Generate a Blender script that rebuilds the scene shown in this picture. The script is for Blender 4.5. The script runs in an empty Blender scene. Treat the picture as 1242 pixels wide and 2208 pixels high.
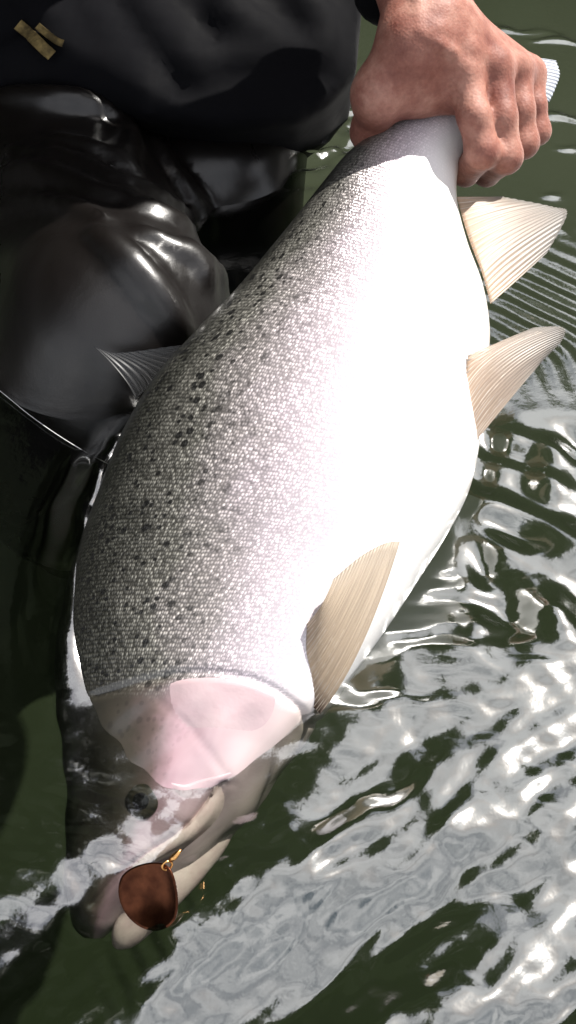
import bpy, math, random
import numpy as np
from mathutils import Vector
from mathutils.bvhtree import BVHTree

random.seed(7); RNG = np.random.default_rng(7)
scene = bpy.context.scene

# ------------------------------------------------------------------ camera, sky, sun, exposure
CAM_H = 0.57
PITCH = math.radians(50)
FOV_V = math.radians(50)
cam_data = bpy.data.cameras.new('camera'); cam = bpy.data.objects.new('camera', cam_data)
scene.collection.objects.link(cam); scene.camera = cam
cam.location = (0, 0, CAM_H); cam.rotation_euler = (math.pi/2 - PITCH, 0, 0)
cam_data.sensor_fit = 'VERTICAL'; cam_data.angle = FOV_V
cam_data.clip_start = 0.01; cam_data.clip_end = 2000
cam_data.dof.use_dof = False

SUN_EL = math.radians(54)
SUN_AZ = math.radians(52)      # clockwise from +Y (away from the camera) towards +X (right)
to_sun = Vector((math.cos(SUN_EL)*math.sin(SUN_AZ), math.cos(SUN_EL)*math.cos(SUN_AZ), math.sin(SUN_EL)))
sun_data = bpy.data.lights.new('sun', 'SUN'); sun_data.energy = 5.0; sun_data.angle = math.radians(0.5)
sun_data.color = (1.0, 0.96, 0.9)
sun = bpy.data.objects.new('sun', sun_data); scene.collection.objects.link(sun)
sun.rotation_euler = (-to_sun).to_track_quat('-Z', 'Y').to_euler()
sun.location = (3, 1, 5)

world = bpy.data.worlds.new('World'); scene.world = world; world.use_nodes = True
wn = world.node_tree.nodes; wl = world.node_tree.links; wn.clear()
sky = wn.new('ShaderNodeTexSky'); sky.sky_type = 'NISHITA'; sky.sun_disc = False
sky.sun_elevation = SUN_EL; sky.sun_rotation = SUN_AZ
sky.air_density = 1.0; sky.dust_density = 2.5; sky.ozone_density = 1.0
bg = wn.new('ShaderNodeBackground'); bg.inputs['Strength'].default_value = 0.06
wo = wn.new('ShaderNodeOutputWorld')
wtc = wn.new('ShaderNodeTexCoord'); wnz = wn.new('ShaderNodeTexNoise')
wnz.inputs['Scale'].default_value = 4.0; wnz.inputs['Detail'].default_value = 6.0; wnz.inputs['Roughness'].default_value = 0.6
wl.new(wtc.outputs['Generated'], wnz.inputs['Vector'])
wrp = wn.new('ShaderNodeValToRGB'); wrp.color_ramp.elements[0].position = 0.35; wrp.color_ramp.elements[1].position = 0.57
wl.new(wnz.outputs['Fac'], wrp.inputs['Fac'])
wmx = wn.new('ShaderNodeMix'); wmx.data_type = 'RGBA'
wl.new(wrp.outputs['Color'], wmx.inputs[0]); wl.new(sky.outputs[0], wmx.inputs[6]); wmx.inputs[7].default_value = (15.0, 15.0, 15.4, 1)
wl.new(wmx.outputs[2], bg.inputs['Color']); wl.new(bg.outputs[0], wo.inputs['Surface'])

scene.view_settings.view_transform = 'Standard'; scene.view_settings.look = 'None'
scene.view_settings.gamma = 1.0; scene.view_settings.use_curve_mapping = False
scene.view_settings.exposure = 1.05
scene.cycles.use_denoising = True
scene.cycles.max_bounces = 10; scene.cycles.transparent_max_bounces = 12
scene.cycles.volume_bounces = 1; scene.cycles.sample_clamp_indirect = 6.0
scene.cycles.caustics_reflective = False; scene.cycles.caustics_refractive = False

# ------------------------------------------------------------------ helpers
KT = math.tan(FOV_V/2)/1104.0
SP, CP = math.sin(PITCH), math.cos(PITCH)
def P(u, v, d):
    """point that stands d metres in front of the lens, seen at photograph pixel u, v"""
    X = (u-621.0)*KT*d; Y = (1104.0-v)*KT*d
    return np.array([X, Y*SP + d*CP, CAM_H + Y*CP - d*SP])
def W(u, v, z=0.0):
    """point at height z under photograph pixel u, v"""
    t = (1104.0-v)*KT
    return P(u, v, (CAM_H-z)/(SP - t*CP))
def pix(p):
    p = np.asarray(p, float); y = p[..., 1]; z = p[..., 2]-CAM_H
    d = y*CP - z*SP; Y = y*SP + z*CP
    return p[..., 0]/d/KT + 621.0, 1104.0 - Y/d/KT
def link(o, parent=None):
    scene.collection.objects.link(o)
    if parent is not None: o.parent = parent
    return o
def mesh_obj(name, verts, faces, mat=None, parent=None, smooth=True, uv=None, origin=None):
    me = bpy.data.meshes.new(name)
    verts = np.asarray(verts, float)
    if origin is not None: verts = verts - np.asarray(origin)
    me.from_pydata(verts.tolist(), [], [tuple(int(i) for i in f) for f in faces])
    if smooth: me.polygons.foreach_set('use_smooth', [True]*len(me.polygons))
    if uv is not None:
        lay = me.uv_layers.new(name='UVMap')
        idx = np.empty(len(me.loops), int); me.loops.foreach_get('vertex_index', idx)
        lay.data.foreach_set('uv', np.asarray(uv, float)[idx].ravel())
    if mat is not None: me.materials.append(mat)
    me.update()
    o = bpy.data.objects.new(name, me)
    if origin is not None: o.location = tuple(origin)
    return link(o, parent)
def empty(name, loc):
    o = bpy.data.objects.new(name, None); o.location = tuple(loc); o.empty_display_size = 0.05
    return link(o)
def tag(o, label, cat, group=None):
    o['label'] = label; o['category'] = cat
    if group: o['group'] = group
def child(o, parent):
    """parent without moving (parents are unrotated empties)"""
    o.parent = parent; o.location = Vector(o.location) - parent.location
    return o
def grid_faces(n, m, close_m=False):
    f = []
    mm = m if close_m else m-1
    for i in range(n-1):
        for j in range(mm):
            f.append((i*m+j, i*m+(j+1) % m, (i+1)*m+(j+1) % m, (i+1)*m+j))
    return f
def tube(points, radii, seg=8):
    pts = [np.asarray(p, float) for p in points]; n = len(pts); V = []; F = []
    up = np.array([0.13, 0.2, 0.97])
    for i, p in enumerate(pts):
        t = pts[min(i+1, n-1)] - pts[max(i-1, 0)]; t /= np.linalg.norm(t)+1e-12
        a = np.cross(t, up); a /= np.linalg.norm(a)+1e-12; b = np.cross(t, a)
        for k in range(seg):
            an = 2*math.pi*k/seg; V.append(p + radii[i]*(math.cos(an)*a + math.sin(an)*b))
    F = grid_faces(n, seg, True)
    F.append(tuple(range(seg-1, -1, -1))); F.append(tuple(range((n-1)*seg, n*seg)))
    return V, F
def catmull(pts, n):
    pts = np.asarray(pts, float); m = len(pts)
    out = []
    for q in np.linspace(0, m-1, n):
        i = min(int(q), m-2); t = q-i
        p0 = pts[max(i-1, 0)]; p1 = pts[i]; p2 = pts[i+1]; p3 = pts[min(i+2, m-1)]
        out.append(0.5*((2*p1) + (-p0+p2)*t + (2*p0-5*p1+4*p2-p3)*t*t + (-p0+3*p1-3*p2+p3)*t**3))
    return np.array(out)
def sstep(a, b, x):
    t = np.clip((x-a)/(b-a), 0, 1); return t*t*(3-2*t)

# ---- signed distance modelling: capsules blended into one continuous surface
def cap(p, a, b, ra, rb):
    a = np.asarray(a); b = np.asarray(b); ab = b-a
    h = np.clip(((p-a)@ab)/(ab@ab+1e-12), 0, 1)
    return np.linalg.norm(p - a - h[..., None]*ab, axis=-1) - (ra + (rb-ra)*h)
def smin(a, b, k):
    h = np.maximum(k-np.abs(a-b), 0)/k
    return np.minimum(a, b) - h*h*k*0.25
def surface_nets(f, lo, hi, vox):
    lo = np.asarray(lo, float); hi = np.asarray(hi, float)
    n = np.ceil((hi-lo)/vox).astype(int)+1
    ax = [lo[i]+vox*np.arange(n[i]) for i in range(3)]
    vals = np.empty(n, np.float32); B = 12
    st = [np.arange(0, n[i], B) for i in range(3)]
    C = np.stack(np.meshgrid(*[lo[i]+vox*(st[i]+B/2) for i in range(3)], indexing='ij'), -1)
    FC = f(C); reach = vox*B*0.95                         # blocks far from the surface are filled, not sampled
    for a, i in enumerate(st[0]):
        for b, j in enumerate(st[1]):
            for c, k in enumerate(st[2]):
                sl = (slice(i, i+B), slice(j, j+B), slice(k, k+B))
                if abs(FC[a, b, c]) > reach: vals[sl] = FC[a, b, c]
                else: vals[sl] = f(np.stack(np.meshgrid(ax[0][sl[0]], ax[1][sl[1]], ax[2][sl[2]], indexing='ij'), -1))
    ins = vals < 0
    corners = [(0,0,0),(1,0,0),(0,1,0),(1,1,0),(0,0,1),(1,0,1),(0,1,1),(1,1,1)]
    def cs(a, c): return a[c[0]:a.shape[0]-1+c[0], c[1]:a.shape[1]-1+c[1], c[2]:a.shape[2]-1+c[2]]
    cnt = sum(cs(ins, c).astype(np.int8) for c in corners)
    cells = np.argwhere((cnt > 0) & (cnt < 8))
    idx = -np.ones(np.array(n)-1, np.int64); idx[tuple(cells.T)] = np.arange(len(cells))
    acc = np.zeros((len(cells), 3)); num = np.zeros(len(cells))
    cv = {c: vals[cells[:,0]+c[0], cells[:,1]+c[1], cells[:,2]+c[2]] for c in corners}
    for a in corners:
        for dim in range(3):
            if a[dim]: continue
            b = list(a); b[dim] = 1; b = tuple(b)
            va, vb = cv[a], cv[b]; m = (va < 0) != (vb < 0)
            t = np.where(m, va/(va-vb+1e-20), 0)
            p = np.repeat(np.array(a, float)[None], len(cells), 0); p[:, dim] += t
            acc[m] += p[m]; num[m] += 1
    verts = lo + vox*(cells + acc/num[:, None])
    faces = []
    for dim in range(3):
        d1, d2 = (dim+1) % 3, (dim+2) % 3
        sl0 = [slice(None)]*3; sl1 = [slice(None)]*3
        sl0[dim] = slice(0, -1); sl1[dim] = slice(1, None)
        A = ins[tuple(sl0)]; B = ins[tuple(sl1)]
        e = np.argwhere(A != B)
        e = e[(e[:, d1] > 0) & (e[:, d2] > 0) & (e[:, d1] < n[d1]-1) & (e[:, d2] < n[d2]-1)]
        s = A[tuple(e.T)]
        def gi(o1, o2):
            q = e.copy(); q[:, d1] -= o1; q[:, d2] -= o2; return idx[tuple(q.T)]
        q = np.stack([gi(1, 1), gi(0, 1), gi(0, 0), gi(1, 0)], 1)
        q[~s] = q[~s][:, ::-1]
        faces.append(q)
    faces = np.concatenate(faces); faces = faces[(faces >= 0).all(1)]
    return verts, faces
def march(f, u, v, d0=0.4, d1=1.6):
    """first surface point of the solid f under photograph pixel u, v"""
    ds = np.linspace(d0, d1, 600)
    c0 = np.array([0, 0, CAM_H]); pts = c0 + ds[:, None]*(P(u, v, 1.0)-c0); val = f(pts)
    i = np.argmax(val < 0)
    return (pts[i], ds[i]) if val[i] < 0 else (None, None)

# ---- node helpers
def new_mat(name):
    m = bpy.data.materials.new(name); m.use_nodes = True; nt = m.node_tree; nt.nodes.clear()
    out = nt.nodes.new('ShaderNodeOutputMaterial'); return m, nt, out
def N(nt, t, **kw):
    n = nt.nodes.new(t)
    for k, v in kw.items():
        if k in n.inputs: n.inputs[k].default_value = v
        else: setattr(n, k, v)
    return n
def ramp(nt, fac, stops, interp='LINEAR'):
    r = nt.nodes.new('ShaderNodeValToRGB'); r.color_ramp.interpolation = interp
    el = r.color_ramp.elements
    while len(el) < len(stops): el.new(0.5)
    for e, (p, c) in zip(el, stops):
        e.position = p; e.color = (c, c, c, 1) if isinstance(c, (int, float)) else (*c, 1)
    nt.links.new(fac, r.inputs['Fac']); return r.outputs['Color']
def math_n(nt, op, a, b=None, clamp=False):
    m = nt.nodes.new('ShaderNodeMath'); m.operation = op; m.use_clamp = clamp
    for i, x in enumerate((a, b)):
        if x is None: continue
        if isinstance(x, (int, float)): m.inputs[i].default_value = x
        else: nt.links.new(x, m.inputs[i])
    return m.outputs[0]
def mix_c(nt, fac, a, b, mode='MIX'):
    m = nt.nodes.new('ShaderNodeMix'); m.data_type = 'RGBA'; m.blend_type = mode
    for s, x in ((m.inputs[0], fac), (m.inputs[6], a), (m.inputs[7], b)):
        if isinstance(x, (int, float)): s.default_value = x
        elif isinstance(x, tuple): s.default_value = (*x, 1)
        else: nt.links.new(x, s)
    return m.outputs[2]
def principled(name, col, rough=0.5, spec=0.5, noise=None, bump=None, **kw):
    m, nt, out = new_mat(name)
    b = N(nt, 'ShaderNodeBsdfPrincipled'); nt.links.new(b.outputs[0], out.inputs['Surface'])
    b.inputs['Roughness'].default_value = rough; b.inputs['Specular IOR Level'].default_value = spec
    tc = N(nt, 'ShaderNodeTexCoord')
    if noise:
        sc, c2, lo, hi = noise
        nz = N(nt, 'ShaderNodeTexNoise', Scale=sc, Detail=5.0, Roughness=0.6); nt.links.new(tc.outputs['Object'], nz.inputs['Vector'])
        nt.links.new(mix_c(nt, ramp(nt, nz.outputs['Fac'], [(lo, 0.0), (hi, 1.0)]), tuple(col), tuple(c2)), b.inputs['Base Color'])
    else: b.inputs['Base Color'].default_value = (*col, 1)
    if bump:
        sc, dist = bump
        nz = N(nt, 'ShaderNodeTexNoise', Scale=sc, Detail=4.0, Roughness=0.6); nt.links.new(tc.outputs['Object'], nz.inputs['Vector'])
        bp = N(nt, 'ShaderNodeBump', Distance=dist, Strength=1.0); nt.links.new(nz.outputs['Fac'], bp.inputs['Height'])
        nt.links.new(bp.outputs[0], b.inputs['Normal'])
    for k, v in kw.items(): b.inputs[k].default_value = v
    return m

# ------------------------------------------------------------------ the setting: river, river bed, wooded bank
def graded(lo, hi, step, far, grow=1.25):
    c = list(np.arange(lo, hi+1e-9, step)); s = step; x = c[-1]
    up = []
    while x < far: s *= grow; x += s; up.append(x)
    s = step; x = c[0]; dn = []
    while x > -far: s *= grow; x -= s; dn.append(x)
    return np.array(dn[::-1]+c+up)

def wave_height(X, Y):
    rng = np.random.default_rng(21)
    U, V = pix(np.stack([X, np.maximum(Y, -0.15), np.zeros_like(X)], -1))
    near = np.exp(-np.clip(np.hypot(X, Y-0.6)-0.9, 0, None)**2/0.5)
    Z = np.zeros_like(X)
    def chop(n, l0, l1, slope, ang, spread):
        h = np.zeros_like(X)
        for _ in range(n):
            L = math.exp(rng.uniform(math.log(l0), math.log(l1))); a = ang + rng.normal(0, spread)
            k = 2*math.pi/L; ph = rng.uniform(0, 7)
            w = k*(X*math.cos(a)+Y*math.sin(a)) + ph
            h += slope/k*np.sin(w + 0.35*np.sin(0.5*w+ph))
        return h/math.sqrt(n/2)
    # where the water is lively, read off the picture
    low = sstep(1120, 1350, V)*sstep(150, 420, U) + 0.45*sstep(1480, 1650, V)*(1-sstep(150, 420, U))
    right = sstep(860, 960, V)*sstep(980, 1060, U)*(1-sstep(1300, 1500, V))
    tailr = np.exp(-((U-690)/85)**2 - ((V-285)/95)**2)
    calm = 0.10
    low = np.clip(low, 0, 1); deep = sstep(1560, 1800, V + 0.35*(U-600))
    low = low*(1-0.8*np.exp(-((U-430)/240)**2-((V-1590)/90)**2)); up = sstep(500, 900, V)*0.9+0.1
    Z += chop(22, 0.045, 0.15, 0.125, 1.62, 0.26)*(calm*0.35*up + low*(1-0.75*deep))
    Z += chop(22, 0.045, 0.16, 0.16, 2.15, 0.28)*low*deep
    Z += chop(20, 0.012, 0.035, 0.14, 2.2, 0.30)*low*deep
    Z += chop(24, 0.009, 0.030, 0.11, 1.60, 0.20)*low*(1-deep)
    Z += chop(22, 0.014, 0.045, 0.10, 1.2, 0.8)*(calm*0.4*up + 0.8*np.clip(low, 0, 1)*sstep(1100, 1500, V))
    Z += chop(20, 0.030, 0.07, 0.32, 0.9, 1.2)*right
    Z += chop(16, 0.018, 0.036, 0.62, 1.5, 0.35)*tailr
    headw = np.exp(-((U-240)/240)**2 - ((V-1860)/190)**2)
    Z += chop(18, 0.013, 0.034, 0.24, 1.15, 0.45)*headw
    # rings that spread from where the belly touches the water
    c = W(960, 860); r = np.hypot(X-c[0], Y-c[1])
    ringm = np.exp(-((U-1190)/130)**2-((V-670)/120)**2)
    Z += 0.40/(2*math.pi/0.0175)*np.sin(2*math.pi*r/0.0175 + 0.9*np.sin(9*np.arctan2(Y-c[1], X-c[0])))*ringm
    # water heaped over the back of the fish where it slides under
    bl = [(W(u, v), am) for u, v, am in ((285,950,.020),(240,1030,.028),(198,1120,.026),(168,1240,.020),(145,1380,.011),(135,1500,.005),(150,1600,.002))]
    bump_ = np.zeros(X.shape)
    for (a, am), (b, bm) in zip(bl[:-1], bl[1:]):
        ex, ey = b[0]-a[0], b[1]-a[1]; h = np.clip(((X-a[0])*ex+(Y-a[1])*ey)/(ex*ex+ey*ey), 0, 1)
        q = np.hypot(X-a[0]-h*ex, Y-a[1]-h*ey)
        bump_ = np.maximum(bump_, (am+(bm-am)*h)*np.exp(-(q/0.021)**2))
    Z += bump_*(1+0.12*np.sin(X*150+Y*60)*np.sin(Y*75))
    # lone slivers on the calm water at the top right
    for (u, v, L, s, a) in ((1120, 68, 0.040, 0.20, -0.20), (1205, 90, 0.030, 0.30, -0.15), (1212, 255, 0.022, 0.35, -0.1), (1070, 62, 0.02, 0.16, -0.3), (1228, 320, 0.012, 0.2, -0.3), (1190, 420, .008, .2, -.4), (1205, 500, .01, .16, -.5)):
        q = W(u, v); dx = (X-q[0])*math.cos(a)+(Y-q[1])*math.sin(a); dy = -(X-q[0])*math.sin(a)+(Y-q[1])*math.cos(a)
        Z += s*0.007*np.exp(-(dx/L)**2-((dy+0.004*np.sin(dx*110+u))/(0.006+0.002*np.sin(dx*160+v)))**2)
    Z *= near
    Z += (1-near)*0.004*np.sin(X*3.1+1.3*np.sin(Y*2.2))*np.sin(Y*4.0)*np.exp(-np.hypot(X, Y)/60)
    return Z

def build_water():
    xs = graded(-0.52, 0.52, 0.0028, 260); ys = graded(0.10, 1.40, 0.0028, 260)
    X, Y = np.meshgrid(xs, ys, indexing='ij')
    Z = wave_height(X, Y)
    n, m = X.shape
    V = np.stack([X, Y, Z], -1).reshape(-1, 3)
    I = np.arange(n*m).reshape(n, m)
    F = np.stack([I[:-1, :-1], I[1:, :-1], I[1:, 1:], I[:-1, 1:]], -1).reshape(-1, 4).tolist()
    # walls and floor close the body of water
    rim = list(I[:, 0])+list(I[-1, 1:])+list(I[-2::-1, -1])+list(I[0, -2:0:-1])
    base = len(V); low = V[rim].copy(); low[:, 2] = -1.0
    V = np.concatenate([V, low]); k = len(rim)
    for i in range(k): F.append((rim[i], base+i, base+(i+1) % k, rim[(i+1) % k]))
    F.append(tuple(base+i for i in range(k-1, -1, -1)))
    m_, nt, out = new_mat('river_water')
    tc = N(nt, 'ShaderNodeTexCoord')
    nz = N(nt, 'ShaderNodeTexNoise', Scale=90.0, Detail=3.0, Roughness=0.55); nt.links.new(tc.outputs['Object'], nz.inputs['Vector'])
    bp = N(nt, 'ShaderNodeBump', Distance=0.0006, Strength=0.35); nt.links.new(nz.outputs['Fac'], bp.inputs['Height'])
    fr = N(nt, 'ShaderNodeFresnel', IOR=1.33); nt.links.new(bp.outputs[0], fr.inputs['Normal'])
    fac = math_n(nt, 'MULTIPLY_ADD', fr.outputs[0], 3.0, True); fac.node.inputs[2].default_value = 0.17
    tr = N(nt, 'ShaderNodeBsdfTransparent', Color=(0.96, 0.98, 0.95, 1))
    gl = N(nt, 'ShaderNodeBsdfGlossy', Roughness=0.095, Color=(1, 1, 1, 1)); nt.links.new(bp.outputs[0], gl.inputs['Normal'])
    mx = N(nt, 'ShaderNodeMixShader'); nt.links.new(fac, mx.inputs[0]); 
    rf = N(nt, 'ShaderNodeBsdfRefraction', Roughness=0.02, IOR=1.25); nt.links.new(bp.outputs[0], rf.inputs['Normal'])
    tm = N(nt, 'ShaderNodeMixShader', Fac=0.06); nt.links.new(tr.outputs[0], tm.inputs[1]); nt.links.new(rf.outputs[0], tm.inputs[2])
    nt.links.new(tm.outputs[0], mx.inputs[1]); nt.links.new(gl.outputs[0], mx.inputs[2])
    nt.links.new(mx.outputs[0], out.inputs['Surface'])
    va = N(nt, 'ShaderNodeVolumeAbsorption', Color=(0.47, 0.56, 0.41, 1), Density=2.7)
    nt.links.new(va.outputs[0], out.inputs['Volume'])
    o = mesh_obj('river_water', V, F, m_)
    o['kind'] = 'structure'
    return o
build_water()

bedm = principled('river_bed', (0.14, 0.138, 0.115), 0.9, 0.2, noise=(1.6, (0.155, 0.151, 0.128), 0.35, 0.7))
g = np.linspace(-1, 1, 121); g = np.sign(g)*np.abs(g)**4*258
BX, BY = np.meshgrid(g, g, indexing='ij')
bz = np.clip(-0.86 + 0.56*BY, -0.92, -0.20) + 0.02*np.sin(BX*2.3+1)*np.cos(BY*1.9)
bed = mesh_obj('river_bed', np.stack([BX, BY, bz], -1).reshape(-1, 3), [f[::-1] for f in grid_faces(121, 121)], bedm); bed['kind'] = 'structure'

def wooded_bank():
    # the slope itself
    th = np.linspace(math.radians(-10), math.radians(190), 60); rr = np.array([14, 16, 20, 28, 45, 80])
    hz = np.array([-0.7, 0.7, 4, 9, 14, 18])
    V = []
    for t in th:
        for r, h in zip(rr, hz):
            if t > math.radians(93): r = r*(0.62 if t < math.radians(104) else 0.40)  # left bank drawn in under the trees raised for dark reflections
            side = 0.75 + 0.25*sstep(math.radians(72), math.radians(92), np.array(t))
            V.append((r*math.cos(t), r*math.sin(t), h*float(side) if h > 1 else h))
    soil = principled('bank_soil', (0.05, 0.04, 0.025), 0.95, 0.1, noise=(1.5, (0.03, 0.045, 0.02), 0.4, 0.6))
    o = mesh_obj('river_bank', V, grid_faces(len(th), len(rr)), soil); o['kind'] = 'structure'
    # a mass of leaves out of view, taller at left to darken reflections
    rng = np.random.default_rng(3); V = []; F = []
    for k in range(520):
        t = rng.uniform(math.radians(0), math.radians(185)); r = rng.uniform(15, 34) if t < math.radians(93) else (rng.uniform(8.5, 21) if t < math.radians(104) else rng.uniform(4.6, 14))
        side = 0.75 + 0.25*float(sstep(math.radians(72), math.radians(92), np.array(t)))
        H = (rng.uniform(9, 17) if t < math.radians(93) else (rng.uniform(13, 21) if t < math.radians(104) else rng.uniform(18, 27)))*side; cx, cy = r*math.cos(t), r*math.sin(t); g0 = float(np.interp(r, rr, hz))*side
        for q in range(75):
            zz = g0 + H*rng.uniform(0.1, 1); w = (1.0-abs((zz-g0)/H-0.45))*rng.uniform(1.5, 3.0)
            a = rng.uniform(0, 6.3); c = np.array([cx+w*math.cos(a), cy+w*math.sin(a), zz])
            s = rng.uniform(0.3, 0.75); e1 = rng.normal(size=3); e1 /= np.linalg.norm(e1); e2 = np.cross(e1, rng.normal(size=3)); e2 /= np.linalg.norm(e2)
            b = len(V); V += [c+s*e1, c+s*e2, c-s*e1, c-s*e2]; F.append((b, b+1, b+2, b+3))
    leaf = principled('bank_leaves', (0.022, 0.030, 0.014), 0.7, 0.15, noise=(0.6, (0.034, 0.042, 0.022), 0.35, 0.65))
    o = mesh_obj('bankside_wood', V, F, leaf, smooth=False)
    o['kind'] = 'stuff'; o['label'] = 'unseen dark green bank wood, raised at left to darken the reflections'; o['category'] = 'wood'
wooded_bank()

# ------------------------------------------------------------------ the trout
# each station: back edge and belly edge in the picture, depth at back and belly, half thickness in metres
ST = [
 ((1010,140),(1100,235),.800,.800,.012), ((935,180),(1050,290),.790,.785,.017), ((860,232),(1010,338),.784,.774,.021),
 ((800,300),(988,372),.780,.766,.025), ((742,350),(986,440),.776,.758,.030), ((690,415),(1008,530),.772,.748,.037),
 ((635,487),(1042,625),.768,.738,.044), ((573,567),(1056,715),.764,.728,.050), ((503,655),(1050,800),.758,.718,.055),
 ((424,738),(1042,885),.752,.708,.059), ((335,838),(1032,970),.746,.700,.062), ((268,955),(1010,1058),.740,.692,.064),
 ((222,1075),(962,1150),.734,.684,.064), ((180,1195),(900,1245),.728,.676,.062), ((150,1312),(832,1345),.722,.668,.060),
 ((135,1425),(762,1440),.716,.661,.057), ((138,1525),(690,1535),.709,.656,.053), ((150,1610),(620,1625),.702,.652,.048),
 ((160,1695),(555,1715),.693,.648,.043), ((162,1775),(480,1795),.683,.643,.037), ((160,1850),(400,1868),.673,.640,.031),
 ((158,1920),(325,1935),.663,.638,.024), ((165,1980),(262,1990),.653,.638,.015), ((185,2020),(218,2024),.646,.641,.005)]
LIFT = [0]*14 + [.002, .005, .009, .014, .019, .023, .026, .027, .026, .025]   # the head rides up towards the surface
ST = [(a, b, dl-0.55*z, dr-0.55*z, t) for (a, b, dl, dr, t), z in zip(ST, LIFT)]
Ls = np.array([P(*s[0], s[2]) for s in ST]); Rs = np.array([P(*s[1], s[3]) for s in ST]); Bs = np.array([[s[4]] for s in ST])
NR, NT = 520, 144
Lc, Rc, Bc = catmull(Ls, NR), catmull(Rs, NR), catmull(Bs, NR)[:, 0]
Cc = (Lc+Rc)/2
Tt = np.gradient(Cc, axis=0); Tt /= np.linalg.norm(Tt, axis=1)[:, None]
Dh = Lc-Rc; Ah = np.linalg.norm(Dh, axis=1)/2; Dh = Dh/(2*Ah[:, None])
Lat = np.cross(Tt, Dh); Lat /= np.linalg.norm(Lat, axis=1)[:, None]
if Lat[150] @ (np.array([0, 0, CAM_H])-Cc[150]) < 0: Lat = -Lat
arc = np.concatenate([[0], np.cumsum(np.linalg.norm(np.diff(Cc, axis=0), axis=1))]); 
def body_point(i, th):
    c, s = math.cos(th), math.sin(th)
    a = Ah[i]; b = Bc[i]
    x = math.copysign(abs(c)**0.94, c); y = math.copysign(abs(s)**0.90, s)
    return Cc[i] + a*x*Dh[i] + b*y*Lat[i]
ths = np.linspace(0, 2*math.pi, NT, endpoint=False)   # 0 = back, pi = belly, 0..pi = side that faces the lens
BV = np.array([[body_point(i, t) for t in ths] for i in range(NR)])
# shallow sculpting, in picture coordinates on the seen side and mirrored to the other side
half = NT//2
U, Vv = pix(BV[:, :half+1])
def dist_line(U, V, pts):
    d = np.full(U.shape, 1e9)
    for (x0, y0), (x1, y1) in zip(pts[:-1], pts[1:]):
        dx, dy = x1-x0, y1-y0; h = np.clip(((U-x0)*dx+(V-y0)*dy)/(dx*dx+dy*dy), 0, 1)
        d = np.minimum(d, np.hypot(U-x0-h*dx, V-y0-h*dy))
    return d
gill_edge = [(205,1500),(300,1472),(380,1452),(460,1448),(540,1462),(600,1490),(650,1530),(668,1570)]
disp = np.zeros(U.shape)
disp -= 0.0018*np.exp(-(dist_line(U, Vv, gill_edge)/8)**2)
disp -= 0.0006*np.exp(-(dist_line(U, Vv, [(330,1500),(400,1560),(450,1620),(500,1690)])/9)**2)
disp -= 0.0028*np.exp(-(dist_line(U, Vv, [(480,1690),(420,1770),(330,1835),(250,1890),(200,1950)])/8)**2)
disp += 0.0015*np.exp(-((U-320)/70)**2-((Vv-1735)/65)**2)
gx = np.clip((Vv-1450)/500, 0, 1)
disp += 0.0012*np.sin(U*0.05+Vv*0.02)*np.sin(Vv*0.031)*sstep(0, .2, gx)
full = np.zeros((NR, NT)); full[:, :half+1] = disp; full[:, half+1:] = disp[:, 1:half][:, ::-1]
nrm = np.cross(np.gradient(BV, axis=0), np.roll(BV, -1, 1)-np.roll(BV, 1, 1)); nrm /= np.linalg.norm(nrm, axis=2)[..., None]+1e-12
if (nrm[150, half//2] @ Lat[150]) < 0: nrm = -nrm
BV = BV + full[..., None]*nrm
vv = np.minimum(ths, 2*math.pi-ths)/math.pi
uvs = np.stack([np.repeat(arc[:, None], NT, 1), np.repeat(vv[None], NR, 0)], -1).reshape(-1, 2)
FACES = grid_faces(NR, NT, True)
nv = NR*NT
verts = np.concatenate([BV.reshape(-1, 3), Cc[:1], Cc[-1:]])
uvs = np.concatenate([uvs, [[0, .3]], [[arc[-1], .3]]])
for j in range(NT):
    FACES.append((nv, (j+1) % NT, j)); FACES.append((nv+1, (NR-1)*NT+j, (NR-1)*NT+(j+1) % NT))
# outward faces
f0 = FACES[150*NT+half//2]; fn = np.cross(verts[f0[1]]-verts[f0[0]], verts[f0[2]]-verts[f0[0]])
if fn @ Lat[150] < 0: FACES = [f[::-1] for f in FACES]
HEAD = arc[np.argmin(np.abs(pix(Cc)[1]-1500))]

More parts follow.
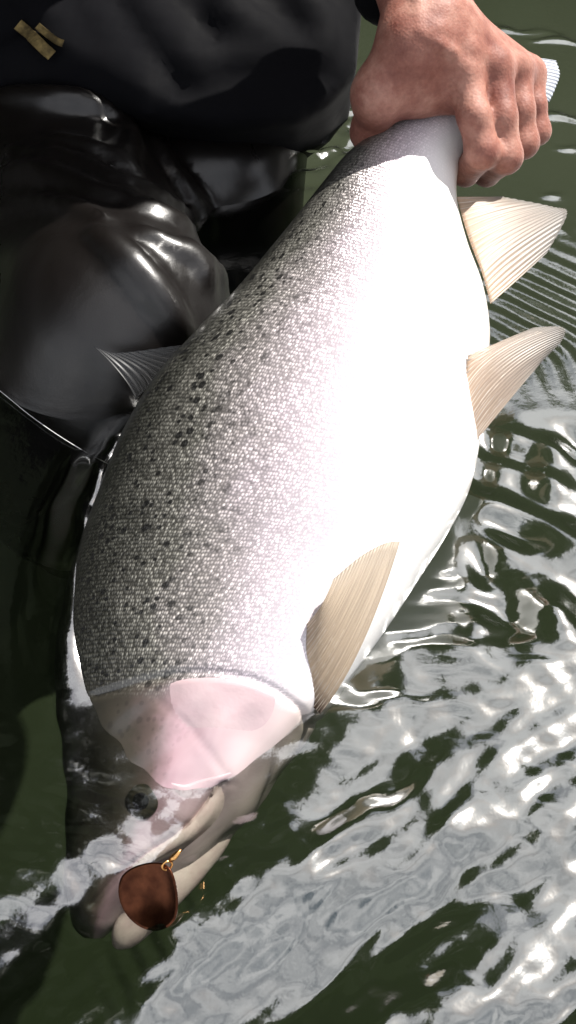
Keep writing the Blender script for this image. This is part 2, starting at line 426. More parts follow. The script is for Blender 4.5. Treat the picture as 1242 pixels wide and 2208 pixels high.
def trout_material():
    m, nt, out = new_mat('trout_skin')
    b = N(nt, 'ShaderNodeBsdfPrincipled'); nt.links.new(b.outputs[0], out.inputs['Surface'])
    uv = N(nt, 'ShaderNodeUVMap'); sep = N(nt, 'ShaderNodeSeparateXYZ'); nt.links.new(uv.outputs[0], sep.inputs[0])
    s, v = sep.outputs[0], sep.outputs[1]
    tc = N(nt, 'ShaderNodeTexCoord')
    nz = N(nt, 'ShaderNodeTexNoise', Scale=28.0, Detail=4.0, Roughness=0.6); nt.links.new(tc.outputs['Object'], nz.inputs['Vector'])
    vn = math_n(nt, 'MULTIPLY_ADD', math_n(nt, 'SUBTRACT', nz.outputs['Fac'], 0.5), 0.16); nt.links.new(v, vn.node.inputs[2])
    tw = math_n(nt, 'DIVIDE', s, HEAD, True); tw = math_n(nt, 'MULTIPLY', math_n(nt, 'POWER', tw, 2.0), 0.24)
    vb = math_n(nt, 'SUBTRACT', vn, tw); vp = math_n(nt, 'SUBTRACT', v, tw)
    base = ramp(nt, vb, [(0.0, (0.020, 0.021, 0.016)), (0.14, (0.058, 0.058, 0.050)), (0.25, (0.165, 0.160, 0.143)), (0.34, (0.32, 0.29, 0.29)), (0.42, (0.48, 0.42, 0.455)), (0.50, (0.52, 0.47, 0.51)), (0.60, (0.70, 0.66, 0.68)), (0.72, (0.78, 0.76, 0.74)), (0.88, (0.80, 0.78, 0.75)), (1.0, (0.74, 0.60, 0.46))])
    # head: pink cheek, paler underneath
    headm = math_n(nt, 'MULTIPLY', math_n(nt, 'SUBTRACT', s, HEAD+0.001), 70.0, True)
    vh = math_n(nt, 'SUBTRACT', vn, math_n(nt, 'MULTIPLY', math_n(nt, 'SUBTRACT', s, HEAD), 1.2))
    hc = ramp(nt, vh, [(0.0, (0.03, 0.032, 0.024)), (0.34, (0.032, 0.03, 0.023)), (0.43, (0.052, 0.045, 0.036)), (0.49, (0.12, 0.088, 0.08)), (0.55, (0.34, 0.225, 0.25)), (0.66, (0.40, 0.29, 0.31)), (0.85, (0.44, 0.36, 0.35)), (1.0, (0.50, 0.43, 0.38))])
    # scales: staggered cells, dark rim and pale middle
    sc = N(nt, 'ShaderNodeCombineXYZ')
    nt.links.new(math_n(nt, 'MULTIPLY', s, 400.0), sc.inputs[0]); nt.links.new(math_n(nt, 'MULTIPLY', v, 210.0), sc.inputs[1])
    vo = N(nt, 'ShaderNodeTexVoronoi', feature='DISTANCE_TO_EDGE', Scale=1.0, Randomness=0.48); nt.links.new(sc.outputs[0], vo.inputs['Vector'])
    vc = N(nt, 'ShaderNodeTexVoronoi', feature='F1', Scale=1.0, Randomness=0.48); nt.links.new(sc.outputs[0], vc.inputs['Vector'])
    rim = ramp(nt, vc.outputs['Distance'], [(0.10, 1.0), (0.58, 0.0)])
    sepc = N(nt, 'ShaderNodeSeparateColor'); nt.links.new(vc.outputs['Color'], sepc.inputs[0])
    cell = ramp(nt, sepc.outputs[0], [(0.0, 0.45), (0.6, 0.95), (1.0, 1.6)])
    strength = ramp(nt, vp, [(0.05, 0.9), (0.26, 0.86), (0.37, 0.6), (0.48, 0.34), (0.66, 0.05)])
    pat = mix_c(nt, rim, (0.25, 0.247, 0.24), (1.85, 1.84, 1.82)); pat = mix_c(nt, 1.0, pat, cell, 'MULTIPLY')
    pat = mix_c(nt, strength, (1, 1, 1), pat)
    body = mix_c(nt, 1.0, base, pat, 'MULTIPLY')
    # black spots over the back
    def spots(scale, thr, size, seed):
        sc2 = N(nt, 'ShaderNodeCombineXYZ'); nt.links.new(math_n(nt, 'MULTIPLY', s, scale*1.15), sc2.inputs[0]); nt.links.new(math_n(nt, 'MULTIPLY', v, scale*0.36), sc2.inputs[1]); sc2.inputs[2].default_value = seed
        vs = N(nt, 'ShaderNodeTexVoronoi', feature='F1', Scale=1.0, Randomness=1.0); nt.links.new(sc2.outputs[0], vs.inputs['Vector'])
        se = N(nt, 'ShaderNodeSeparateColor'); nt.links.new(vs.outputs['Color'], se.inputs[0])
        on = math_n(nt, 'GREATER_THAN', se.outputs[1], thr)
        d = ramp(nt, vs.outputs['Distance'], [(size*0.75, 1.0), (size, 0.0)])
        return math_n(nt, 'MULTIPLY', on, d)
    sp = math_n(nt, 'MAXIMUM', spots(96, 0.30, 0.30, 0.0), spots(140, 0.38, 0.29, 3.3))
    sp = math_n(nt, 'MULTIPLY', sp, ramp(nt, vp, [(0.0, 0.95), (0.25, 0.92), (0.42, 0.0)]))
    sp = math_n(nt, 'MULTIPLY', sp, math_n(nt, 'SUBTRACT', 1.0, math_n(nt, 'MULTIPLY', headm, 0.7)))
    body = mix_c(nt, headm, body, hc)
    col = mix_c(nt, sp, body, (0.008, 0.008, 0.008))
    nt.links.new(col, b.inputs['Base Color'])
    nt.links.new(ramp(nt, v, [(0.1, 0.15), (0.40, 0.2), (0.55, 0.0)]), b.inputs['Metallic'])
    b.inputs['Roughness'].default_value = 0.30; b.inputs['Specular IOR Level'].default_value = 0.5
    b.inputs['Coat Weight'].default_value = 0.5; b.inputs['Coat Roughness'].default_value = 0.12
    bp = N(nt, 'ShaderNodeBump', Distance=0.0006, Strength=0.6)
    hgt = math_n(nt, 'MULTIPLY', math_n(nt, 'MULTIPLY', rim, math_n(nt, 'SUBTRACT', 1.0, headm)), ramp(nt, vp, [(0.0, 1.0), (0.40, 0.8), (0.58, 0.06)])); nt.links.new(hgt, bp.inputs['Height'])
    nt.links.new(bp.outputs[0], b.inputs['Normal'])
    return m
skin_fish = trout_material()

mid = Cc[150]
trout = empty('trout', (mid[0], mid[1], Cc[:, 2].min()))
tag(trout, 'large silver trout with black-spotted back held by the tail, head in the water', 'fish')
TO = np.array(trout.location)
def tpart(name, V, F, mat, parent=trout, **kw):
    V = np.asarray(V, float)
    return mesh_obj(name, V - TO, F, mat, parent, **kw)
tpart('body', verts, FACES, skin_fish, uv=uvs)
bvh = BVHTree.FromPolygons([tuple(v) for v in verts], [tuple(int(i) for i in f) for f in FACES])
def on_fish(u, v):
    o = Vector((0, 0, CAM_H)); d = Vector(P(u, v, 1.0)) - o
    loc, n, i, dist = bvh.ray_cast(o, d.normalized())
    return (np.array(loc), np.array(n)) if loc is not None else (None, None)
def plate(name, edge_a, edge_b, h, mat, n=34, m=16, parent=trout):
    """a thin bony plate lying on the fish between two edges"""
    A = catmull(edge_a, n); B = catmull(edge_b, n); V = []
    last = None
    for i in range(n):
        for j in range(m):
            t = j/(m-1); q = A[i]*(1-t)+B[i]*t
            p, nn = on_fish(*q)
            if p is None: p, nn = last
            last = (p, nn)
            si = min(i, n-1-i)/(n-1)*2; sj = min(t, 1-t)*2
            e = float(sstep(0, 0.08, np.array(t)))*float(1-sstep(0.15, 1.0, np.array(t)))*float(sstep(0, 0.6, np.array(si)))
            V.append(p + nn*(h*e - 0.0010*(1-e)))
    return tpart(name, V, grid_faces(n, m), mat, parent)
pinkm = principled('gill_plate', (0.385, 0.27, 0.29), 0.25, 0.5, noise=(22.0, (0.42, 0.32, 0.33), 0.35, 0.65), bump=(40.0, 0.0008), **{'Coat Weight': 0.4})
palem = principled('jaw_skin', (0.66, 0.56, 0.50), 0.32, 0.5, noise=(40.0, (0.55, 0.40, 0.38), 0.35, 0.65), bump=(60.0, 0.0006), **{'Coat Weight': 0.3})
plate('gill_cover', [(322,1475),(370,1461),(420,1454),(470,1453),(530,1464),(590,1488),(640,1530)], [(340,1640),(380,1645),(420,1652),(470,1656),(520,1656),(570,1650),(610,1640)], 0.0010, pinkm, 96, 30)
plate('cheek_plate', [(330,1668),(390,1690),(430,1680),(480,1668),(540,1650)], [(370,1740),(400,1745),(430,1740),(460,1720),(500,1700)], 0.0009, pinkm)
plate('jaw_bone', [(470,1665),(440,1735),(385,1795),(320,1840),(270,1878)], [(525,1705),(480,1775),(410,1835),(340,1868),(290,1900)], 0.0036, palem)

# eye
ep, en = on_fish(305, 1728)
def dome(c, n, r, hgt, seg=28, rings=9):
    a = np.cross(n, [0.3, 0.1, 0.9]); a /= np.linalg.norm(a); b = np.cross(n, a); V = []; F = []
    for i in range(rings):
        f = i/(rings-1)*math.pi/2
        for k in range(seg):
            t = 2*math.pi*k/seg; V.append(c + r*math.cos(f)*(math.cos(t)*a+math.sin(t)*b) + n*hgt*math.sin(f))
    return V, grid_faces(rings, seg, True)
irism = principled('iris', (0.03, 0.026, 0.016), 0.3, 0.4, noise=(300.0, (0.012, 0.012, 0.009), 0.4, 0.6), **{'Coat Weight': 0.2})
pupm = principled('pupil', (0.004, 0.004, 0.005), 0.08, 0.6, bump=(200.0, 0.0001))
eye = tpart('eye', *dome(ep-en*0.0012, en, 0.0098, 0.0030), irism)
tpart('pupil', *dome(ep-en*0.0001, en, 0.0060, 0.0025), pupm, eye)

# lower jaw, hanging a little open
jaw = [((470,1610),.690,.006),((470,1690),.668,.017),((446,1780),.654,.0165),((392,1862),.642,.0150),((336,1932),.634,.0130),((292,1988),.629,.0108),((264,2024),.627,.0075),((250,2042),.627,.0025)]
JC = catmull([P(*q[0], q[1]-0.006) for q in jaw], 40); JR = catmull([[q[2]] for q in jaw], 40)[:, 0]
V, F = tube(JC, JR, 24)
V = np.array(V); c = np.repeat(JC, 24, 0); off = V-c
latd = np.array([0, -CP, SP]); off -= 0.25*(off@latd)[:, None]*latd; V = c+off
tpart('lower_jaw', V, F, palem)

# fins
def fin_material(name, c_root, c_tip, trans, c_base=None):
    m, nt, out = new_mat(name)
    uv = N(nt, 'ShaderNodeUVMap'); sep = N(nt, 'ShaderNodeSeparateXYZ'); nt.links.new(uv.outputs[0], sep.inputs[0])
    tc = N(nt, 'ShaderNodeTexCoord'); nz = N(nt, 'ShaderNodeTexNoise', Scale=60.0, Detail=4.0); nt.links.new(tc.outputs['Object'], nz.inputs['Vector'])
    col = mix_c(nt, sep.outputs[1], c_root, c_tip)
    if c_base: col = mix_c(nt, ramp(nt, sep.outputs[1], [(0.02, 0.0), (0.15, 1.0)]), c_base, col)
    # fine branching streaks along the rays
    wv = N(nt, 'ShaderNodeCombineXYZ'); nt.links.new(math_n(nt, 'MULTIPLY', sep.outputs[0], 60.0), wv.inputs[0]); nt.links.new(math_n(nt, 'MULTIPLY', sep.outputs[1], 2.0), wv.inputs[1])
    n2 = N(nt, 'ShaderNodeTexNoise', Scale=1.0, Detail=3.0); nt.links.new(wv.outputs[0], n2.inputs['Vector'])
    col = mix_c(nt, 0.5, col, ramp(nt, n2.outputs['Fac'], [(0.3, 0.45), (0.65, 1.1)]), 'MULTIPLY')
    d = N(nt, 'ShaderNodeBsdfPrincipled', Roughness=0.4); nt.links.new(col, d.inputs['Base Color'])
    t = N(nt, 'ShaderNodeBsdfTranslucent'); nt.links.new(col, t.inputs['Color'])
    x = N(nt, 'ShaderNodeMixShader', Fac=0.32); nt.links.new(d.outputs[0], x.inputs[1]); nt.links.new(t.outputs[0], x.inputs[2])
    tr = N(nt, 'ShaderNodeBsdfTransparent')
    y = N(nt, 'ShaderNodeMixShader', Fac=trans); nt.links.new(x.outputs[0], y.inputs[1]); nt.links.new(tr.outputs[0], y.inputs[2])
    nt.links.new(y.outputs[0], out.inputs['Surface'])
    return m
fin_pale = fin_material('fin_pale', (0.66, 0.50, 0.34), (0.50, 0.43, 0.35), 0.16, (0.10, 0.055, 0.035))
fin_grey = fin_material('fin_grey', (0.58, 0.42, 0.30), (0.31, 0.29, 0.27), 0.28)
ray_grey = principled('fin_ray_grey', (0.50, 0.43, 0.36), 0.45, 0.4, noise=(90.0, (0.42, 0.37, 0.33), 0.4, 0.6))
fin_dark = fin_material('fin_dark', (0.02, 0.02, 0.02), (0.024, 0.026, 0.03), 0.40)
ray_pale = principled('fin_ray_pale', (0.56, 0.46, 0.35), 0.45, 0.4, noise=(90.0, (0.48, 0.40, 0.32), 0.4, 0.6))
ray_dark = principled('fin_ray_dark', (0.02, 0.02, 0.02), 0.8, 0.1, noise=(90.0, (0.03, 0.03, 0.03), 0.4, 0.6))
def fin(name, base, mids, tips, nrays, mat, rmat, thick=0.0007, bend=0.0, rr=0.00042):
    """base, mids, tips: rows of (u, v, d) from the leading to the trailing edge"""
    nb, nt_ = 96, 26
    def row(q): return catmull([P(*x) for x in q], nb)
    B, M, T = row(base), row(mids), row(tips)
    nr = np.cross(B[-1]-B[0], T[nb//2]-B[nb//2]); nr /= np.linalg.norm(nr)
    if nr @ (np.array([0, 0, CAM_H])-B[nb//2]) < 0: nr = -nr
    G = np.empty((nb, nt_, 3))
    for j in range(nt_):
        t = j/(nt_-1)
        G[:, j] = (1-t)**2*B + 2*t*(1-t)*(2*M-0.5*B-0.5*T) + t*t*T
    ph = np.linspace(0, 1, nb)*nrays*2*math.pi
    G += (0.00030*np.cos(ph)[:, None]*np.linspace(0.3, 1, nt_)[None])[..., None]*nr
    G += (bend*np.linspace(0, 1, nt_)**2)[None, :, None]*nr
    # ragged outer margin
    rag = 0.02*np.sin(ph*1.0+0.7)+0.012*np.sin(ph*2.3)
    G[:, -1] += rag[:, None]*(G[:, -1]-G[:, -5])
    top = (G + nr*thick/2).reshape(-1, 3); bot = (G - nr*thick/2).reshape(-1, 3); k = len(top)
    F = grid_faces(nb, nt_); F2 = [tuple(k+i for i in f[::-1]) for f in F]
    rim = [i*nt_ for i in range(nb)] + [(nb-1)*nt_+j for j in range(1, nt_)] + [i*nt_+nt_-1 for i in range(nb-2, -1, -1)] + [j for j in range(nt_-2, 0, -1)]
    side = [(rim[i], rim[(i+1) % len(rim)], k+rim[(i+1) % len(rim)], k+rim[i]) for i in range(len(rim))]
    uvg = np.stack(np.meshgrid(np.linspace(0, 1, nb), np.linspace(0, 1, nt_), indexing='ij'), -1).reshape(-1, 2)
    o = tpart(name, np.concatenate([top, bot]), F+F2+side, mat, uv=np.concatenate([uvg, uvg]))
    for r in range(nrays):
        i = int(round((r+0.5+random.uniform(-.28, .28))/nrays*(nb-1)))
        js = list(range(0, nt_-2, 2)); pts = [G[i, j] for j in js]
        V, F_ = tube(pts, [rr*(1.25-0.85*j/nt_)*random.uniform(.85, 1.15) for j in js], 6)
        tpart('fin_ray', V, F_, rmat, o)
    return o
fin('pectoral_fin', [(690,1540,.645),(660,1500,.640),(645,1430,.637),(655,1350,.636)], [(780,1390,.630),(745,1360,.626),(712,1335,.622),(690,1310,.621)],
    [(862,1168,.634),(830,1172,.631),(778,1200,.628),(718,1250,.624)], 21, fin_pale, ray_pale)
fin('pelvic_fin', [(1018,962,.690),(1006,930,.685),(1000,860,.683),(1010,765,.685)], [(1100,860,.695),(1090,815,.69),(1075,770,.69),(1075,738,.695)],
    [(1172,775,.71),(1210,735,.71),(1212,706,.71),(1150,706,.708)], 21, fin_grey, ray_grey)
fin('anal_fin', [(1058,655,.728),(1040,590,.732),(1010,510,.742),(985,425,.752)], [(1120,600,.74),(1110,530,.745),(1095,470,.752),(1050,425,.757)],
    [(1180,545,.755),(1222,462,.765),(1190,446,.768),(1085,425,.768)], 21, fin_grey, ray_grey)
fin('dorsal_fin', [(292,862,.742),(330,825,.742),(375,785,.744),(420,740,.748)], [(262,810,.745),(300,792,.747),(335,775,.749),(390,745,.752)],
    [(202,746,.745),(240,760,.748),(290,758,.752),(365,748,.756)], 10, fin_dark, ray_dark)
fin('tail_fin', [(1012,140,.800),(1040,170,.800),(1075,205,.800),(1100,238,.800)], [(1110,125,.818),(1120,150,.818),(1135,180,.818),(1145,205,.818)],
    [(1198,132,.830),(1206,160,.830),(1198,188,.830),(1184,220,.830)], 12, fin_material('fin_tail', (0.40, 0.38, 0.36), (0.75, 0.79, 0.86), 0.10), principled('fin_ray_tail', (0.66, 0.70, 0.76), 0.4, 0.4, noise=(90.0, (0.58, 0.62, 0.68), 0.4, 0.6)))
# ------------------------------------------------------------------ the lure and the line
lm, nt, out = new_mat('copper_blade')
b = N(nt, 'ShaderNodeBsdfPrincipled', Metallic=1.0, Roughness=0.32); nt.links.new(b.outputs[0], out.inputs['Surface'])
tc = N(nt, 'ShaderNodeTexCoord'); nz = N(nt, 'ShaderNodeTexNoise', Scale=120.0, Detail=5.0); nt.links.new(tc.outputs['Object'], nz.inputs['Vector'])
nt.links.new(ramp(nt, nz.outputs['Fac'], [(0.35, (0.045, 0.016, 0.009)), (0.7, (0.11, 0.04, 0.02))]), b.inputs['Base Color'])
def lure():
    c = W(320, 1935, 0.012); n = np.array([-0.36, -0.50, 0.79]); n /= np.linalg.norm(n)
    tip = W(362, 1872, 0.02)
    ax = tip-c; ax -= (ax@n)*n; ax /= np.linalg.norm(ax); sd = np.cross(n, ax)
    root = empty('spinner_blade', c - np.array([0, 0, 0.02])); RO = np.array(root.location)
    tag(root, 'dark copper teardrop spinner blade at the mouth of the trout', 'fishing lure')
    seg, rings = 48, 12; V = []; 
    for sgn in (1, -1):
        for i in range(rings):
            r = (i+0.001)/(rings-1)
            for k in range(seg):
                t = 2*math.pi*k/seg; R = 0.0165
                y = R*math.cos(t)*(1.18 if math.cos(t) > 0 else 0.92); x = 1.1*R*math.sin(t)*(1-0.35*max(0, math.cos(t))**1.4)
                V.append(c + r*(y*ax + x*sd) + n*(0.0045*(1-r*r)*(-1) + sgn*0.0005))
    F = grid_faces(rings, seg, True); k = rings*seg
    F = F+[tuple(k+i for i in f[::-1]) for f in F]+[((rings-1)*seg+j, (rings-1)*seg+(j+1) % seg, k+(rings-1)*seg+(j+1) % seg, k+(rings-1)*seg+j) for j in range(seg)]
    mesh_obj('blade', np.array(V)-RO, F, lm, root)
    brass = principled('brass', (0.75, 0.42, 0.16), 0.25, 0.5, noise=(200.0, (0.6, 0.3, 0.1), 0.4, 0.6), Metallic=1.0)
    rc = c + ax*0.0195
    V, F = tube([rc + 0.0026*(math.cos(a)*ax+math.sin(a)*(0.6*sd+0.8*n)) for a in np.linspace(0, 2*math.pi, 25)], [0.0007]*25, 6)
    mesh_obj('split_ring', np.array(V)-RO, F, brass, root)
    V, F = tube([rc+ax*0.003, rc+ax*0.006-sd*.001, rc+ax*0.011-sd*.002], [0.0012, 0.0018, 0.0008], 8)
    mesh_obj('swivel', np.array(V)-RO, F, brass, root)
lure()
lpts = [W(-60, 800, .004), W(0, 843, .004), W(60, 892, .003), W(120, 935, .003), W(180, 972, .003), W(240, 1004, .002)]
V, F = tube(catmull(lpts, 30), [0.00032]*30, 6)
line = mesh_obj('fishing_line', V, F, principled('nylon_line', (0.55, 0.56, 0.55), 0.15, 0.6, bump=(500.0, 0.0001)))
tag(line, 'thin pale fishing line running across the dark water to the trout', 'fishing line')

# ------------------------------------------------------------------ the person
person = empty('person', (-0.15, 1.0, -0.62))
tag(person, 'person in black waders and dark jacket crouching in river, gripping the trout\'s tail', 'person')
PO = np.array(person.location)
def ppart(name, V, F, mat, parent=person, **kw): return mesh_obj(name, np.asarray(V)-PO, F, mat, parent, **kw)

def Q(u, v, d): return P(u, v, d)
HB = [  # back of the hand, wrist, forearm: soft blends
 (Q(880,-40,.735), Q(890,95,.722), .0205, .0190), (Q(940,-40,.742), Q(968,72,.740), .0200, .0178),
 (Q(840,-330,.80), Q(880,-40,.735), .034, .0205), (Q(915,-330,.81), Q(940,-40,.742), .034, .0200),
 (Q(925,60,.728), Q(1000,160,.736), .022, .0135), (Q(940,60,.730), Q(1068,152,.750), .022, .0135),
 (Q(955,64,.738), Q(1116,154,.771), .019, .0125), (Q(966,70,.745), Q(1144,162,.791), .0172, .0105),
 (Q(880,95,.725), Q(816,205,.740), .0205, .0165), (Q(816,205,.740), Q(800,285,.775), .0160, .0125), (Q(800,285,.775), Q(845,330,.815), .0120, .0100),
 (Q(835,190,.742), Q(900,198,.746), .0155, .0145), (Q(900,198,.746), Q(1000,205,.752), .0145, .0130), (Q(905,130,.732), Q(985,175,.745), .020, .014),
 (Q(1010,140,.762), Q(1130,205,.805), .019, .015), (Q(960,120,.745), Q(1090,190,.785), .020, .016)]
FG = [
 [(Q(998,162,.735), .0130), (Q(1022,250,.731), .0110), (Q(1040,328,.742), .0110), (Q(1004,372,.775), .0093), (Q(955,365,.805), .0078)],
 [(Q(1066,153,.748), .0128), (Q(1080,252,.744), .0110), (Q(1090,338,.756), .0110), (Q(1050,372,.790), .0095), (Q(1000,365,.820), .0078)],
 [(Q(1112,155,.768), .0118), (Q(1122,238,.764), .0100), (Q(1128,308,.775), .0102), (Q(1090,340,.805), .0088), (Q(1045,338,.832), .0075)],
 [(Q(1144,162,.788), .0102), (Q(1152,228,.784), .0086), (Q(1158,284,.793), .0088), (Q(1126,308,.815), .0078), (Q(1092,308,.840), .0068)]]
BUMP = [(Q(994,150,.727), .0105), (Q(1068,140,.741), .0105), (Q(1113,142,.761), .0096), (Q(1144,150,.782), .0082), (Q(986,58,.732), .0092),
        (Q(1041,326,.736), .0092), (Q(1091,337,.750), .0092), (Q(1130,308,.769), .0085), (Q(1160,283,.787), .0074)]
TEND = [[Q(930,70,.707), Q(965,110,.715), Q(994,146,.7225)], [Q(950,66,.709), Q(1010,105,.722), Q(1068,138,.737)],
        [Q(975,68,.717), Q(1045,108,.738), Q(1116,140,.757)]]
VEIN = [[Q(905,70,.7035), Q(945,95,.706), Q(975,112,.7115), Q(978,135,.7175)], [Q(1020,110,.7265), Q(1050,125,.733), Q(1040,150,.737), Q(1030,185,.7315)],
        [Q(880,-60,.710), Q(900,0,.706), Q(905,70,.7035)]]
def hand_sdf(p):
    d = None
    for a, b, ra, rb in HB:
        c = cap(p, a, b, ra, rb); d = c if d is None else smin(d, c, 0.012)
    for fg in FG:
        g = None
        for (a, ra), (b, rb) in zip(fg[:-1], fg[1:]):
            c = cap(p, a, b, ra, rb); g = c if g is None else smin(g, c, 0.004)
        d = smin(d, g, 0.0045)
    for c, r in BUMP: d = smin(d, np.linalg.norm(p-c, axis=-1)-r, 0.008)
    for ch in TEND:
        for a, b in zip(ch[:-1], ch[1:]): d = smin(d, cap(p, a, b, .0042, .0036), 0.007)
    for ch in VEIN:
        for a, b in zip(ch[:-1], ch[1:]): d = smin(d, cap(p, a, b, .0019, .0018), 0.005)
    return d
allp = np.array([x for h in HB for x in h[:2]] + [q[0] for fg in FG for q in fg])
lo, hi = allp.min(0)-0.045, allp.max(0)+0.045
HV, HF = surface_nets(hand_sdf, lo, hi, 0.0022)

def skin_material():
    m, nt, out = new_mat('skin')
    b = N(nt, 'ShaderNodeBsdfPrincipled', Roughness=0.58); b.inputs['Specular IOR Level'].default_value = 0.28; nt.links.new(b.outputs[0], out.inputs['Surface'])
    tc = N(nt, 'ShaderNodeTexCoord')
    n1 = N(nt, 'ShaderNodeTexNoise', Scale=38.0, Detail=6.0, Roughness=0.65); nt.links.new(tc.outputs['Object'], n1.inputs['Vector'])
    n2 = N(nt, 'ShaderNodeTexNoise', Scale=420.0, Detail=3.0); nt.links.new(tc.outputs['Object'], n2.inputs['Vector'])
    v2 = N(nt, 'ShaderNodeTexVoronoi', Scale=520.0); nt.links.new(tc.outputs['Object'], v2.inputs['Vector'])
    c = ramp(nt, n1.outputs['Fac'], [(0.32, (0.15, 0.049, 0.036)), (0.5, (0.245, 0.102, 0.075)), (0.68, (0.36, 0.185, 0.14))])
    c = mix_c(nt, 0.35, c, ramp(nt, n2.outputs['Fac'], [(0.3, 0.6), (0.65, 1.0)]), 'MULTIPLY')
    nt.links.new(c, b.inputs['Base Color'])
    b.inputs['Subsurface Weight'].default_value = 0.12; b.inputs['Subsurface Radius'].default_value = (1, .35, .2); b.inputs['Subsurface Scale'].default_value = 0.004
    bp = N(nt, 'ShaderNodeBump', Distance=0.0005, Strength=0.35)
    nt.links.new(math_n(nt, 'ADD', n2.outputs['Fac'], v2.outputs['Distance']), bp.inputs['Height']); nt.links.new(bp.outputs[0], b.inputs['Normal'])
    return m
ppart('body', HV, HF, skin_material())

# waders
def mk(pts): return [(P(u, v, d), r) for (u, v, d, r) in pts]
LEGS = [mk([(20,150,1.22,.12), (130,400,1.045,.104), (262,712,.850,.076), (190,830,.880,.064), (112,930,.902,.058), (140,1045,.905,.055), (165,1130,.98,.05)]),
        mk([(410,120,1.30,.11), (475,270,1.08,.078), (488,420,1.04,.060), (510,640,1.10,.056), (520,760,1.2,.055)])]
def legs_base(p):
    d = None
    for L in LEGS:
        for (a, ra), (b, rb) in zip(L[:-1], L[1:]):
            c = cap(p, a, b, ra, rb); d = c if d is None else smin(d, c, 0.05)
    return d
FOLDS = [  # (pixels along the crest of a fold, radius)
 ([(0,205),(90,215),(190,228),(262,250)], .009), ([(262,250),(278,300),(270,340),(290,385)], .008),
 ([(0,330),(90,335),(180,362),(260,405),(330,425),(400,468),(440,505)], .008), ([(0,378),(70,372),(130,392),(210,420),(300,432)], .0085),
 ([(240,425),(320,455),(400,490),(455,520)], .006), ([(330,300),(370,380),(420,450),(450,500)], .009),
 ([(300,495),(380,540),(440,570),(490,610)], .006), ([(395,520),(430,575),(452,620)], .005), ([(420,500),(470,560),(505,625)], .006),
 ([(100,300),(180,318),(250,352),(310,400)], .006), ([(0,450),(80,440),(170,455),(240,480)], .006), ([(200,500),(270,560),(340,640),(400,720)], .010)]
fold_caps = []
for pts, r in FOLDS:
    c = catmull(pts, 14); prev = None
    for k, (u, v) in enumerate(c):
        p, dd = march(legs_base, u, v)
        if p is None: prev = None; continue
        rr_ = 1.25*r*(0.35+0.65*math.sin(math.pi*(k+0.5)/14))
        q = P(u, v, dd + rr_*0.10)
        if prev is not None and np.linalg.norm(q-prev[0]) < 0.09: fold_caps.append((prev[0], q, prev[1], rr_))
        prev = (q, rr_)
def legs_sdf(p):
    d = legs_base(p)
    for a, b, ra, rb in fold_caps: d = smin(d, cap(p, a, b, ra, rb), 0.008)
    return d
ap = np.array([q[0] for L in LEGS for q in L]); lo = ap.min(0)-0.135; hi = ap.max(0)+0.135
LV, LF = surface_nets(legs_sdf, lo, hi, 0.006)
def cloth_material(name, col, rough, wr, weave, coat, spec=0.45, bst=0.5):
    m, nt, out = new_mat(name)
    b = N(nt, 'ShaderNodeBsdfPrincipled', Roughness=rough); nt.links.new(b.outputs[0], out.inputs['Surface'])
    tc = N(nt, 'ShaderNodeTexCoord')
    n1 = N(nt, 'ShaderNodeTexNoise', Scale=6.0, Detail=5.0, Roughness=0.6, Distortion=0.6); nt.links.new(tc.outputs['Object'], n1.inputs['Vector'])
    n2 = N(nt, 'ShaderNodeTexNoise', Scale=wr, Detail=4.0, Roughness=0.5, Distortion=1.2); nt.links.new(tc.outputs['Object'], n2.inputs['Vector'])
    n3 = N(nt, 'ShaderNodeTexNoise', Scale=900.0, Detail=1.0); nt.links.new(tc.outputs['Object'], n3.inputs['Vector'])
    nt.links.new(mix_c(nt, n1.outputs['Fac'], tuple(x*0.6 for x in col), tuple(x*1.5 for x in col)), b.inputs['Base Color'])
    nt.links.new(ramp(nt, n1.outputs['Fac'], [(0.3, rough*0.8), (0.7, min(1, rough*1.3))]), b.inputs['Roughness'])
    b.inputs['Specular IOR Level'].default_value = spec; b.inputs['Coat Weight'].default_value = coat; b.inputs['Coat Roughness'].default_value = 0.25
    h = math_n(nt, 'MULTIPLY_ADD', n2.outputs['Fac'], 1.0); nt.links.new(math_n(nt, 'MULTIPLY', n3.outputs['Fac'], weave), h.node.inputs[2])
    bp = N(nt, 'ShaderNodeBump', Distance=0.0028, Strength=bst); nt.links.new(h, bp.inputs['Height']); nt.links.new(bp.outputs[0], b.inputs['Normal'])
    return m
wm = cloth_material('wet_wader_cloth', (0.0034, 0.0026, 0.0023), 0.29, 9.0, 0.05, 0.0, 0.5)
jm = cloth_material('jacket_cloth', (0.0026, 0.0026, 0.0034), 0.8, 16.0, 0.06, 0.0, 0.06, 0.2)
ppart('waders', LV, LF, wm)

# jacket: a stiff skirt with a square corner over the thighs, the chest above it and the sleeve to the wrist
hem = np.array([(-160,160),(120,172),(300,236),(470,262),(640,242),(715,188),(776,108),(790,-40),(800,-260),(-160,-260)], float)
JD = 0.915
def jframe(p):
    y = p[..., 1]; z = p[..., 2]-CAM_H; d = y*CP - z*SP; Y = y*SP+z*CP
    return p[..., 0], Y, d
HX = (hem[:, 0]-621)*KT*JD; HY = (1104-hem[:, 1])*KT*JD
def poly_sdf(x, y, px, py):
    d = np.full(x.shape, 1e9); s = np.zeros(x.shape, bool); n = len(px)
    for i in range(n):
        x0, y0, x1, y1 = px[i], py[i], px[(i+1) % n], py[(i+1) % n]
        ex, ey = x1-x0, y1-y0; h = np.clip(((x-x0)*ex+(y-y0)*ey)/(ex*ex+ey*ey), 0, 1)
        d = np.minimum(d, np.hypot(x-x0-h*ex, y-y0-h*ey))
        c = (y0 > y) != (y1 > y)
        s ^= c & (x < (x1-x0)*(y-y0)/(y1-y0+1e-12)+x0)
    return np.where(s, -d, d)
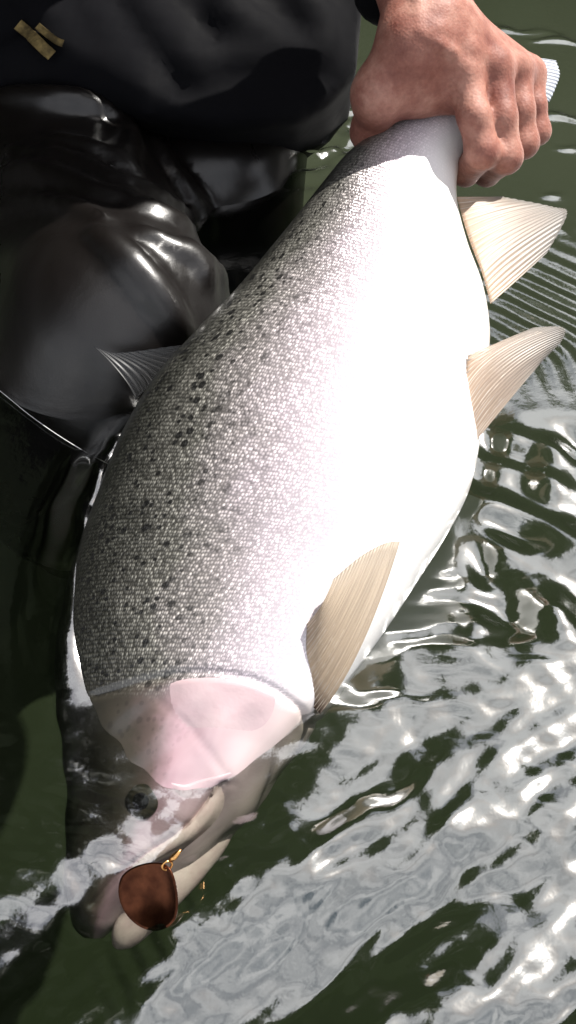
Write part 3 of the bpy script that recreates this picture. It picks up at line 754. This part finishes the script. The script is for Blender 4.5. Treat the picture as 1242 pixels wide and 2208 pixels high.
TORSO = [(np.array([-0.24, 1.20, 0.16]), np.array([-0.24, 1.16, 0.66]), .17, .16), (np.array([-0.13, 1.20, 0.16]), np.array([-0.10, 1.16, 0.66]), .15, .14)]
elbow = P(850, -330, .83)
SLEEVE = [(np.array([0.00, 1.12, 0.72]), np.array([0.13, 0.98, 0.56]), .085, .07), (np.array([0.13, 0.98, 0.56]), P(895, -330, .81), .07, .064), (P(895, -330, .81), P(905, -225, .782), .064, .054), (P(880, -225, .80), P(836, -22, .795), .045, .026)]
def jacket_base(p):
    x, y, d = jframe(p)
    a = poly_sdf(x, y, HX, HY) + 0.012
    front = JD + 0.16*(y-0.20) + 0.9*(x+0.12)**2*0.6
    b = np.abs(d-(front+0.055)) - 0.055
    e = np.maximum(a, b); e = np.where((a > 0) & (b > 0), np.hypot(a, b), e)-0.012
    t = None
    for A, B, ra, rb in TORSO:
        c = cap(p, A, B, ra, rb); t = c if t is None else smin(t, c, 0.08)
    return smin(e, t, 0.05)
JF = [([(175,0),(215,60),(260,130),(310,190),(330,225)], .016), ([(300,0),(350,70),(400,130),(430,160)], .014), ([(400,150),(520,128),(640,122),(700,130)], .010),
      ([(0,130),(100,128),(200,140),(300,190)], .012), ([(470,0),(520,60),(600,100)], .012), ([(640,-20),(690,60),(700,120)], .010), ([(60,0),(120,50),(180,110)], .012)]
jf = []
for pts, r in JF:
    c = catmull(pts, 12); prev = None
    for k, (u, v) in enumerate(c):
        p, dd = march(jacket_base, u, v)
        if p is None: prev = None; continue
        rr_ = r*(0.4+0.6*math.sin(math.pi*(k+0.5)/12)); q = P(u, v, dd+rr_*0.45)
        if prev is not None and np.linalg.norm(q-prev[0]) < 0.09: jf.append((prev[0], q, prev[1], rr_))
        prev = (q, rr_)
def jacket_sdf(p):
    d = jacket_base(p)
    for a, b, ra, rb in jf: d = smin(d, cap(p, a, b, ra, rb), 0.016)
    for A, B, ra, rb in SLEEVE[:1]: d = smin(d, cap(p, A, B, ra, rb), 0.05)
    for A, B, ra, rb in SLEEVE[1:]: d = smin(d, cap(p, A, B, ra, rb), 0.02)
    return d
JV, JF_ = surface_nets(jacket_sdf, (-0.52, 0.62, -0.10), (0.30, 1.34, 0.92), 0.0085)
jacket = ppart('jacket', JV, JF_, jm)
# tan webbing tabs on the jacket front
strapm = principled('tan_webbing', (0.18, 0.13, 0.05), 0.8, 0.2, noise=(60.0, (0.05, 0.036, 0.014), 0.4, 0.6), bump=(600.0, 0.0005))
def strap(pts, w):
    c = catmull(pts, 12); V = []
    for k, (u, v) in enumerate(c):
        p, dd = march(jacket_sdf, u, v)
        t = c[min(k+1, 11)]-c[max(k-1, 0)]; t /= np.linalg.norm(t); nx, ny = -t[1], t[0]
        for s, h in ((-1, .004), (-.85, -.001), (.85, -.001), (1, .004)):
            V.append(P(u+nx*w*s, v+ny*w*s, dd-0.009+h))
    return V, [f for f in grid_faces(12, 4)]
ppart('strap_tab', *strap([(38,52),(62,72),(88,98),(112,120)], 13), strapm)
ppart('strap_tab', *strap([(80,55),(100,72),(122,88),(136,94)], 8), strapm)
